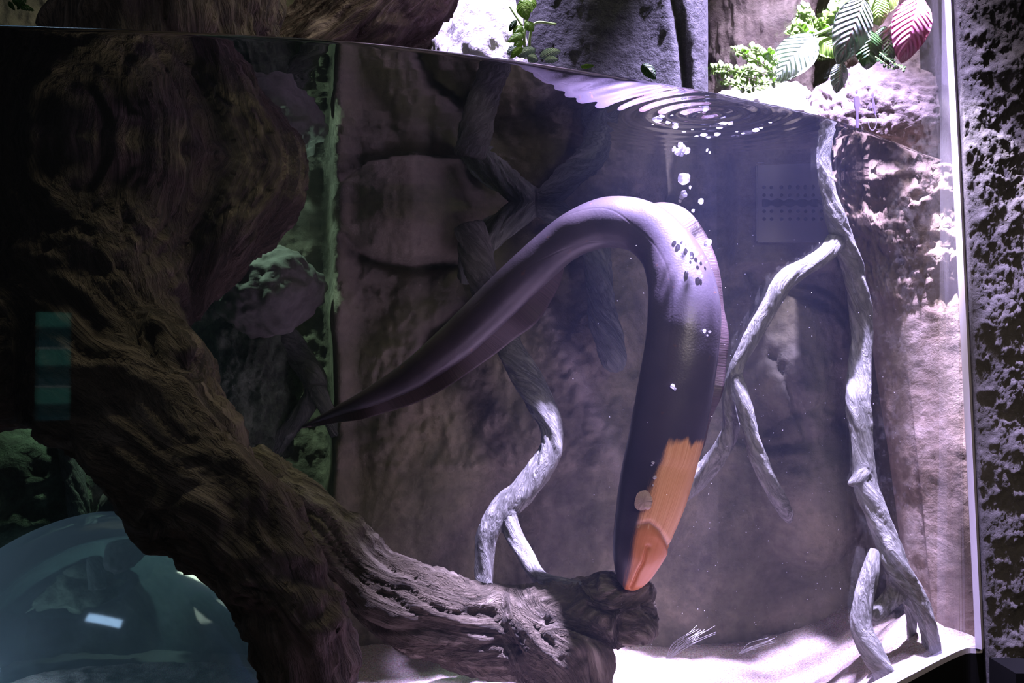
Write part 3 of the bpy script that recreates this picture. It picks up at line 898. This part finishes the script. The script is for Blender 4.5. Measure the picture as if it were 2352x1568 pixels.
def leaf(name, base, tip, Y, hw, mat, parent=None, bend=.02, cup=.3, dy=0.0, roll=0.0):
    """base and tip pixels, width in pixels; a thin leaf blade with real thickness"""
    b = P(base[0], base[1], Y); t = P(tip[0], tip[1], Y + dy)
    ax = t - b; L = ax.length; ax.normalize()
    nrm = Vector((0, -1, .25)); nrm = (nrm - ax * nrm.dot(ax)).normalized()
    nrm = Matrix.Rotation(roll, 3, ax) @ nrm
    sd = ax.cross(nrm); W_ = hw * Y / F
    nl, nw = 22, 13; V = []; A = []
    for side in (0, 1):
        for j in range(nl):
            v = j / (nl - 1)
            wd = W_ * (math.sin(math.pi * v ** .8) ** .75) * (1 if v < .98 else .5) + .0004
            for i in range(nw):
                u = i / (nw - 1) * 2 - 1
                h = bend * math.sin(math.pi * v) * 1.0 - cup * abs(u) ** 1.5 * wd + .0012 * math.sin(v * 40 - abs(u) * 6) * abs(u)
                V.append(b + ax * (L * v) + sd * (wd * u) + nrm * (h - .0008 * side)); A.append((u, v, 0))
    Fc = grid_faces(nw, nl) + grid_faces(nw, nl, nw * nl, flip=True)
    k = nw * nl
    for j in range(nl - 1):
        for i in (0, nw - 1):
            a = j * nw + i; q = (a, a + nw, a + nw + k, a + k); Fc.append(q if i else q[::-1])
    for i in range(nw - 1):
        for j in (0, nl - 1):
            a = j * nw + i; q = (a, a + 1, a + 1 + k, a + k); Fc.append(q if not j else q[::-1])
    return mesh_obj(name, V, Fc, mat, parent=parent, attrs={'leaf': A})

def stalk(name, pxs, mat, parent=None):
    bm = bmesh.new(); rows = []
    for (x, y, hw, Y) in pxs:
        v = P(x, y, Y); rows.append((v.x, v.y, v.z, hw * Y / F))
    r = cr(rows, 8); tube_bm(bm, [Vector(q[:3]) for q in r], [q[3] for q in r], 10)
    me = bpy.data.meshes.new(name); bm.to_mesh(me); bm.free(); me.materials.append(mat)
    me.polygons.foreach_set('use_smooth', [True] * len(me.polygons))
    o = bpy.data.objects.new(name, me); COL.objects.link(o)
    if parent: o.parent = parent
    return o

M_green = leaf_mat('light_green_leaf', (.46, .74, .12), (.55, .8, .25), (.6, .8, .3), (.36, .62, .10), .4)
M_dgreen = leaf_mat('deep_green_leaf', (.06, .16, .03), (.09, .2, .05), (.12, .25, .06), (.04, .11, .03), .3)
M_stripe = leaf_mat('striped_leaf', (.42, .58, .44), (.66, .42, .44), (.72, .40, .44), (.10, .17, .12), .2)
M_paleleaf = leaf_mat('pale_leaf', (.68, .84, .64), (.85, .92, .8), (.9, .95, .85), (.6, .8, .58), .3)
M_pink = leaf_mat('pink_leaf', (.70, .24, .42), (.60, .16, .32), (.74, .30, .44), (.72, .27, .46), .35)
M_mottle = leaf_mat('mottled_leaf', (.55, .70, .62), (.25, .42, .30), (.7, .8, .7), (.70, .80, .76), .2)
M_stem = N('plant_stem').pbr((.35, .5, .14), .5)
M_brownstem = N('brown_stem').pbr((.20, .17, .08), .6)

pp = empty('prayer_plant', P(1975, 120, 2.04))
def PL(*a, **k):
    o = leaf('leaf', *a, **k); adopt(o, pp); return o
adopt(stalk('stem', [(2035, -60, 5, 2.06), (2010, -10, 5, 2.05), (1990, 40, 4, 2.05), (1960, 90, 4, 2.05), (1932, 140, 3, 2.04)], M_stem), pp)
adopt(stalk('stem', [(2125, -60, 4, 2.02), (2098, -5, 4, 2.02), (2060, 45, 4, 2.04), (2032, 75, 3, 2.06)], M_brownstem), pp)
adopt(stalk('stem', [(1990, 30, 4, 2.05), (1920, 60, 4, 2.06), (1862, 84, 4, 2.04)], M_stem), pp)
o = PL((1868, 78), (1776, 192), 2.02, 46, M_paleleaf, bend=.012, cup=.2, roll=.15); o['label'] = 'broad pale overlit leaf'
o = PL((1984, -6), (1924, 148), 1.97, 45, M_stripe, bend=.012, cup=.25, roll=-.15); o['label'] = 'dark-blotched leaf with pink veins'
o = PL((1932, 142), (1921, 214), 1.98, 20, M_stripe, bend=.006, cup=.3); o['label'] = 'small striped leaf hanging lowest'
o = PL((2110, -10), (2070, 146), 2.0, 44, M_pink, bend=.018, cup=.35, roll=.1); o['label'] = 'pink leaf underside'
o = PL((2012, -12), (2020, 60), 2.05, 26, M_green, bend=.006, roll=.3)
o = PL((1870, 92), (1935, 130), 2.06, 26, M_green, bend=.008)
o = PL((2060, -20), (2010, 40), 2.08, 22, M_green, bend=.008)
o = PL((2000, 70), (1990, 160), 2.08, 34, M_dgreen, bend=.01)
o = PL((2030, 60), (2040, 150), 2.10, 30, M_dgreen, bend=.01)
tag(pp, 'trailing plant with pink-veined striped leaves over the rocks at top right', 'plant')

def fern(name, stems, mat, label, seed, lf=13):
    """creeping fern: wiry stems carrying pairs of small rounded leaflets"""
    rnd = random.Random(seed); V = []; Fc = []; A = []
    root_ = empty(name, P(stems[0][0][0], stems[0][0][1], stems[0][0][2]))
    for st in stems:
        rows = [tuple(P(x, y, Y)) for (x, y, Y) in st]
        r = cr(rows, 5)
        adopt(stalk_pts('stem', r, .0012, M_stem), root_)
        for i in range(1, len(r)):
            for sd in (-1, 1):
                c = Vector(r[i]); t = (Vector(r[i]) - Vector(r[i - 1])).normalized()
                side = t.cross(Vector((rnd.uniform(-.4, .4), -1, rnd.uniform(-.2, .5)))).normalized() * sd
                side = (side + t * rnd.uniform(.1, .6) + Vector((0, rnd.uniform(-.5, .3), 0))).normalized()
                nn = side.cross(t).normalized()
                L = lf * 2.05 / F * rnd.uniform(.7, 1.25); k0 = len(V)
                up = side.cross(nn)
                for th in (0, 1):
                    V.append(c + side * L * .1 + nn * (.0005 * th)); A.append((0, 0, 0))
                    for q in range(9):
                        a = -math.pi * .9 + 1.8 * math.pi * q / 8
                        rr = 1 + .12 * math.cos(3 * a)
                        V.append(c + side * L * (.65 + .5 * math.cos(a) * rr) + up * L * .5 * math.sin(a) * rr + nn * (.0005 * th + .15 * L * math.sin(a) ** 2)); A.append((math.sin(a), .5 + .5 * math.cos(a), 0))
                for q in range(8):
                    Fc.append((k0, k0 + 1 + q, k0 + 2 + q)); Fc.append((k0 + 10, k0 + 12 + q, k0 + 11 + q))
                    Fc.append((k0 + 1 + q, k0 + 11 + q, k0 + 12 + q, k0 + 2 + q))
    f = mesh_obj('leaflets', V, Fc, mat, attrs={'leaf': A}); f['kind'] = 'stuff'; adopt(f, root_)
    tag(root_, label, 'fern')

def stalk_pts(name, r, rad, mat):
    bm = bmesh.new(); tube_bm(bm, [Vector(q) for q in r], [rad] * len(r), 6)
    me = bpy.data.meshes.new(name); bm.to_mesh(me); bm.free(); me.materials.append(mat)
    o = bpy.data.objects.new(name, me); COL.objects.link(o); return o

fern('creeping_fern', [[(1790, 190, 2.0), (1730, 180, 1.97), (1680, 160, 1.95), (1640, 158, 1.93)], [(1785, 175, 2.0), (1740, 140, 1.98), (1700, 120, 1.97), (1690, 118, 1.96)],
                       [(1780, 160, 2.02), (1752, 125, 2.0), (1725, 112, 2.0)], [(1770, 190, 1.98), (1720, 200, 1.96), (1660, 185, 1.94)], [(1790, 150, 2.02), (1765, 120, 2.0)], [(1760, 170, 1.97), (1715, 160, 1.96), (1690, 195, 1.95)]],
     M_green, 'bushy bright green creeping fern at the water line left of the pale leaf', 3)
fern('upright_fern', [[(1880, 90, 2.1), (1850, 75, 2.09), (1830, 60, 2.08), (1816, 78, 2.07)], [(1870, 80, 2.1), (1865, 50, 2.1), (1855, 30, 2.1), (1845, 20, 2.1)], [(1865, 85, 2.1), (1838, 45, 2.1), (1850, 15, 2.1)]],
     M_green, 'small upright green fern sprig standing above the pale leaf', 5)
fern('tall_fern', [[(1935, 90, 2.12), (1920, 50, 2.11), (1935, 10, 2.1), (1960, -20, 2.1)], [(1920, 80, 2.12), (1895, 60, 2.11), (1905, 30, 2.1), (1925, 5, 2.1)], [(1900, 90, 2.12), (1890, 70, 2.11), (1880, 50, 2.1)], [(1940, 60, 2.12), (1950, 30, 2.11), (1975, 0, 2.1)]],
     M_green, 'dense green fern rising behind the striped leaf at top right', 7)
fern('trailing_fern', [[(2020, 120, 2.05), (2045, 140, 2.04), (2075, 158, 2.04)], [(2010, 130, 2.05), (2050, 158, 2.04)]], M_dgreen, 'little dull green fern trailing below the pink leaf', 9, 7)

vp = empty('vine_plant', P(1215, 130, 2.1))
def VL(*a, **k): adopt(leaf('leaf', *a, **k), vp)
adopt(stalk('stem', [(1208, 135, 4, 2.09), (1204, 90, 3.5, 2.08), (1208, 50, 3.5, 2.08), (1212, 15, 3, 2.08)], M_stem), vp)
adopt(stalk('stem', [(1216, 135, 3, 2.09), (1218, 80, 3, 2.08), (1232, 52, 3, 2.08), (1278, 56, 3, 2.08)], M_stem), vp)
adopt(stalk('stem', [(1200, 60, 3, 2.08), (1180, 30, 2.5, 2.08), (1170, 14, 2, 2.08)], M_stem), vp)
VL((1222, 8), (1188, 30), 2.06, 20, M_green, bend=.01); VL((1195, 5), (1212, 46), 2.05, 16, M_green, bend=.006)
VL((1226, -4), (1208, 30), 2.07, 14, M_green, bend=.006); VL((1200, 60), (1178, 82), 2.07, 12, M_green, bend=.004)
VL((1204, 78), (1166, 96), 2.06, 11, M_green, bend=.004); VL((1186, 46), (1170, 72), 2.07, 7, M_dgreen, bend=.004)
VL((1206, 50), (1226, 72), 2.07, 12, M_green, bend=.004); VL((1200, 92), (1180, 112), 2.06, 10, M_green, bend=.004)
VL((1190, 110), (1164, 124), 2.05, 12, M_mottle, bend=.004); VL((1230, 112), (1188, 130), 2.04, 13, M_mottle, bend=.006)
VL((1240, 130), (1288, 116), 2.04, 14, M_mottle, bend=.006); VL((1212, 128), (1236, 140), 2.03, 12, M_mottle, bend=.004); VL((1250, 138), (1284, 136), 2.03, 9, M_mottle, bend=.004)
VL((1200, 106), (1172, 134), 2.03, 9, M_green, bend=.004)
tag(vp, 'bright yellow-green climbing plant in front of the white rock', 'plant')

o = leaf('fallen_leaf', (1334, 153), (1364, 151), 1.52, 5, M_green, bend=.002, cup=.5); tag(o, 'tiny bright green leaf on the water line right of the white rock', 'leaf')
o = leaf('drooping_leaf', (1476, 146), (1506, 182), 1.75, 15, M_dgreen, bend=.005, cup=.4); tag(o, 'dark olive leaf at the water line below the dark wall', 'leaf')
dl = empty('shaded_plant', P(50, 10, 1.7))
for q in (((30, -8), (52, 18), 9), ((44, 14), (78, 24), 7), ((60, -6), (40, 22), 8), ((20, 4), (34, 24), 5)):
    adopt(leaf('leaf', q[0], q[1], 1.7, q[2], M_dgreen, bend=.004), dl)
tag(dl, 'small shaded green plant above the water at far top left', 'plant')

# ------------------------------------------------------------------ pictograms on the window
def picto():
    s = N('lilac_pictogram'); t_ = s.n('BsdfTranslucent', i={'Color': (.8, .7, .95, 1)}); s.l(t_.outputs[0], s.out.inputs[0]); m = s.m  # thin translucent lilac shapes laid against the window
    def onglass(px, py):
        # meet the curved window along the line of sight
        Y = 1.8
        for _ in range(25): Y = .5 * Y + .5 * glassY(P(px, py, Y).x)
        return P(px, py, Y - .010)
    def poly(pts, k0, V, Fc):
        n = len(pts)
        for d in (0, .002):
            for p_ in pts: V.append(onglass(*p_) + Vector((0, -d, 0)))
        Fc.append([k0 + i for i in range(n)]); Fc.append([k0 + n + i for i in reversed(range(n))])
        for i in range(n): Fc.append((k0 + i, k0 + (i + 1) % n, k0 + n + (i + 1) % n, k0 + n + i))
    def ell(cx, cy, rx, ry, n=16): return [(cx + rx * math.cos(6.283 * i / n), cy + ry * math.sin(6.283 * i / n)) for i in range(n)]
    def build(name, polys, rings, label):
        V = []; Fc = []
        for p_ in polys: poly(p_, len(V), V, Fc)
        for (cx, cy, rx, ry, a0, a1, wd) in rings:
            n = 26; k0 = len(V)
            for i in range(n + 1):
                a = a0 + (a1 - a0) * i / n
                for q in (1, 0):
                    V.append(onglass(cx + (rx - q * wd) * math.cos(a), cy + (ry - q * wd) * math.sin(a)))
            for i in range(n): Fc.append((k0 + 2 * i, k0 + 2 * i + 1, k0 + 2 * i + 3, k0 + 2 * i + 2))
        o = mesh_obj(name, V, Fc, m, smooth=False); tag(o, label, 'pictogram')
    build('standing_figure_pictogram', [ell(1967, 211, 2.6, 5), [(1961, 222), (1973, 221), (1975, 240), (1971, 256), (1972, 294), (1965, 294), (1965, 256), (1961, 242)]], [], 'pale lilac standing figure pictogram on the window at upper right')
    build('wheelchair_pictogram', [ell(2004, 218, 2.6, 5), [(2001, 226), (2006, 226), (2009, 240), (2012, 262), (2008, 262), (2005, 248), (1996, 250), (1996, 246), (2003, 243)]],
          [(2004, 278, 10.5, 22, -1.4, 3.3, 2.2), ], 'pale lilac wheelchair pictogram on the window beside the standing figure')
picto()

# ------------------------------------------------------------------ air bubbles
def bubbles():
    s = N('air_bubble')
    fr = s.n('Fresnel', i={'IOR': 1.33})
    gl = s.n('BsdfGlossy', i={'Color': (1, .97, 1, 1), 'Roughness': .18})
    tr = s.n('BsdfTransparent', i={'Color': (.93, .93, 1, 1)})
    lw = s.n('LayerWeight', i={'Blend': .45})
    mx = s.n('MixShader', i={0: s.math('ADD', s.math('MULTIPLY', lw.outputs[1], .85), .12), 1: tr.outputs[0], 2: gl.outputs[0]})
    df = s.n('BsdfDiffuse', i={'Color': (.9, .88, .95, 1)})
    tl = s.n('BsdfTranslucent', i={'Color': (.95, .93, 1, 1)})
    dt = s.n('MixShader', i={0: .6, 1: df.outputs[0], 2: tl.outputs[0]})
    m3 = s.n('MixShader', i={0: .6, 1: mx.outputs[0], 2: dt.outputs[0]})
    s.l(m3.outputs[0], s.out.inputs[0])
    protos = []
    for k in range(5):
        bm = bmesh.new(); bmesh.ops.create_icosphere(bm, subdivisions=3, radius=1)
        for v in bm.verts: v.co *= 1 + .28 * fbm(v.co * 1.4 + Vector((k * 7, 0, 0)), 2)
        me = bpy.data.meshes.new('air_bubble'); bm.to_mesh(me); bm.free()
        me.polygons.foreach_set('use_smooth', [True] * len(me.polygons)); me.materials.append(s.m); protos.append(me)
    rnd = random.Random(4)
    SPECIAL = {(1571, 410): 'big wobbly air bubble, largest of the rising column right of the arch',
               (1571, 445): 'air bubble just below the biggest one in the rising column',
               (1627, 556): 'lone round air bubble beside the outer edge of the eel bend',
               (1610, 462): 'small air bubble rising right of the top fin flap of the eel',
               (1592, 484): 'tiny air bubble just off the fin flap at the top of the arch',
               (1557, 348): 'silvery air bubble at the left of the topmost rising clump',
               (1578, 346): 'silvery air bubble at the right of the topmost rising clump',
               (1563, 334): 'silvery air bubble on top of the topmost rising clump',
               (1510, 272): 'large leftmost air bubble under the rippled surface',
               (1622, 246): 'large air bubble at the centre of the surface ripples',
               (1662, 278): 'wide flat air bubble right of the ripple centre',
               (1615, 306): 'large lowest air bubble under the rippled surface',
               (1736, 296): 'elongated air bubble at the right end of the surface cluster',
               (1768, 278): 'small air bubble farthest right under the surface, near the white ledge',
               (1618, 760): 'largest of three air bubbles on the eel flank at mid height',
               (1545, 887): 'bright lone air bubble low on the dark flank of the eel',
               (1552, 543): 'topmost left air bubble on the shoulder of the eel bend',
               (1504, 1096): 'air bubble nearest above the pale side fin'}
    def put(px, py, Y, r, label, grp, sq=1.0):
        k = Y / F
        o = bpy.data.objects.new('air_bubble', protos[rnd.randrange(5)]); COL.objects.link(o)
        o.location = P(px, py, Y); o.scale = (r * k * rnd.uniform(.8, 1.2), r * k, r * k * sq * rnd.uniform(.75, 1.1)); o.rotation_euler = (0, rnd.uniform(-.6, .6), rnd.uniform(0, 3))
        sp = SPECIAL.get((px, py))
        if sp: tag(o, sp, 'bubble', grp)
        else: tag(o, label, 'bubble', grp)
    def onskin(px, py, r):
        m = (abs(EELV[:, 0] - px) < 7) & (abs(EELV[:, 1] - py) < 7)
        return float(EELV[m, 2].min()) - r * .0006 if m.any() else 1.9
    def atsurf(px, py):
        k = .42 / (P(px, py, 1).z - CZ); return k
    for (px, py, r) in ((1510, 272, 12), (1522, 262, 9), (1536, 278, 8), (1552, 288, 10), (1500, 282, 6), (1608, 238, 8), (1622, 246, 12), (1605, 255, 6), (1640, 252, 5), (1575, 278, 5), (1662, 278, 12), (1650, 290, 9), (1678, 282, 7), (1615, 306, 10), (1628, 312, 7), (1600, 310, 6), (1648, 305, 8), (1692, 300, 5), (1708, 303, 7), (1736, 296, 9), (1748, 291, 6), (1768, 278, 6), (1775, 282, 4), (1590, 295, 4), (1585, 262, 4), (1750, 264, 4), (1695, 270, 4), (1560, 240, 4), (1570, 300, 6), (1542, 262, 5)):
        put(px, py + 1, atsurf(px, py) + .01, r, 'silvery air bubble just under the rippled water surface', 'air bubbles under the water surface', .6)
    for (px, py, r) in ((1557, 348, 9), (1563, 334, 7), (1570, 340, 6), (1578, 346, 7), (1548, 342, 5), (1565, 352, 6), (1571, 410, 13), (1564, 404, 5), (1571, 445, 7), (1566, 452, 5), (1562, 462, 4), (1610, 462, 6), (1592, 484, 3.5), (1627, 556, 8), (1621, 562, 4), (1600, 508, 3), (1585, 430, 3), (1624, 345, 3), (1630, 350, 2.5), (1604, 520, 2.5), (1632, 586, 3.5)):
        put(px, py, 1.74, r, 'air bubble rising through the water beside the arch of the eel', 'air bubbles rising beside the eel', 1.2)
    for (px, py, r) in ((1552, 543, 8), (1560, 551, 9), (1568, 545, 5), (1578, 562, 8), (1592, 570, 9), (1601, 582, 7), (1612, 590, 6), (1580, 612, 9), (1578, 624, 5), (1606, 626, 9), (1612, 634, 5), (1588, 590, 4), (1605, 600, 5), (1622, 602, 5), (1618, 760, 7), (1630, 762, 6), (1625, 770, 4)):
        put(px, py, onskin(px, py, r), r * .6, 'air bubble clinging to the upper back of the eel', 'air bubbles clinging to the eel', 1.0)
    for (px, py, r) in ((1545, 887, 7), (1550, 893, 4), (1500, 1062, 4), (1497, 1068, 3), (1504, 1096, 5), (1500, 1114, 3)):
        put(px, py, onskin(px, py, r), r * .85, 'tiny air bubble on the flank just above the orange throat of the eel', 'air bubbles on the lower flank', 1.0)
bubbles()

# fine specks drifting in the lit water
def specks():
    s = N('drifting_speck'); m = s.pbr((.8, .78, .85), .5)
    rnd = random.Random(11); V = []; Fc = []
    for k in range(420):
        px = rnd.gauss(1720, 230); py = rnd.uniform(520, 1480); Y = rnd.uniform(1.75, 2.35)
        if not 1300 < px < 2180: continue
        c = P(px, py, Y)
        if c.y < glassY(min(c.x, .87)) + .03: continue
        r = rnd.uniform(.0003, .0008); k0 = len(V)
        for d in ((1, 0, 0), (-1, 0, 0), (0, 1, 0), (0, -1, 0), (0, 0, 1), (0, 0, -1)): V.append(c + Vector(d) * r)
        for f in ((0, 2, 4), (2, 1, 4), (1, 3, 4), (3, 0, 4), (2, 0, 5), (1, 2, 5), (3, 1, 5), (0, 3, 5)): Fc.append(tuple(k0 + q for q in f))
    o = mesh_obj('drifting_specks', V, Fc, m); tag(o, 'fine pale specks drifting in the lit water', 'specks', kind='stuff')
specks()

# hair-thin algae strands rising from the sand
def strands():
    m = N('algae_strand').pbr((.6, .58, .66), .5)
    rnd = random.Random(5)
    def clump(x0, y0, dx, dy, n, label):
        bm = bmesh.new()
        for k in range(n):
            a = rnd.uniform(-14, 14); ex = x0 + dx + rnd.uniform(-26, 26); ey = y0 + dy + rnd.uniform(-14, 14)
            rows = [(x0 + a * .4, y0, 2.2), ((x0 + ex) / 2 + a - dx * .12, (y0 + ey) / 2 + rnd.uniform(-6, 2), 2.2), (ex, ey, 2.22)]
            r = cr([tuple(P(*q)) for q in rows], 8)
            tube_bm(bm, [Vector(q) for q in r], [.00045] * len(r), 4)
        me = bpy.data.meshes.new('algae_strands'); bm.to_mesh(me); bm.free(); me.materials.append(m)
        o = bpy.data.objects.new('algae_tuft', me); COL.objects.link(o); tag(o, label, 'algae', kind='stuff')
    clump(1535, 1512, 85, -62, 14, 'tuft of hair-fine pale algae strands right of the log')
    clump(1700, 1500, 60, -22, 7, 'sparse hair-fine pale strands on the sand in the middle')
strands()

# ------------------------------------------------------------------ lit display board in the hall, mirrored in the window
def board():
    s = N('lit_screen'); a = s.pos(); x = s.n('SeparateXYZ', i={0: a})
    col = s.ramp(s.math('FRACT', s.math('MULTIPLY', x.outputs[2], 5.2)), [(0, (.02, .10, .12)), (.30, (.05, .22, .22)), (.34, (.10, .45, .38)), (.72, (.06, .30, .30)), (.75, (.5, .6, .6)), (.79, (.03, .14, .18))], 'CONSTANT')
    e = s.n('Emission', i={'Color': col, 'Strength': 1.9}); s.l(e.outputs[0], s.out.inputs[0])
    fm = N('screen_frame').pbr((.02, .02, .02), .5)
    r = empty('display_board', (-1.40, -3.0, 0))
    def box(nm, c, d, m):
        bm = bmesh.new(); bmesh.ops.create_cube(bm, size=1)
        for v in bm.verts: v.co = Vector((c[0] + v.co.x * d[0], c[1] + v.co.y * d[1], c[2] + v.co.z * d[2]))
        me = bpy.data.meshes.new(nm); bm.to_mesh(me); bm.free(); me.materials.append(m)
        o = bpy.data.objects.new(nm, me); COL.objects.link(o); adopt(o, r)
    box('frame', (-1.40, -3.03, 1.02), (.26, .03, .62), fm)
    box('screen', (-1.40, -3.01, 1.02), (.20, .01, .54), s.m)
    box('post', (-1.40, -3.03, .355), (.06, .03, .71), fm)
    tag(r, 'lit greenish display board on a post in the dark hall behind the viewer', 'board')
board()

# black ledge continuing the sill under the pillar
def ledge():
    bm = bmesh.new(); bmesh.ops.create_cube(bm, size=1)
    for v in bm.verts: v.co = Vector((1.36 + v.co.x * .84, 2.02 + v.co.y * .11, (FZ - .012) / 2 + v.co.z * (FZ - .012)))
    me = bpy.data.meshes.new('wall_lower'); bm.to_mesh(me); bm.free(); me.materials.append(bpy.data.materials['black_sill'])
    o = bpy.data.objects.new('wall_lower', me); COL.objects.link(o); tag(o, 'black ledge right of and below the window', 'wall', kind='structure')
ledge()
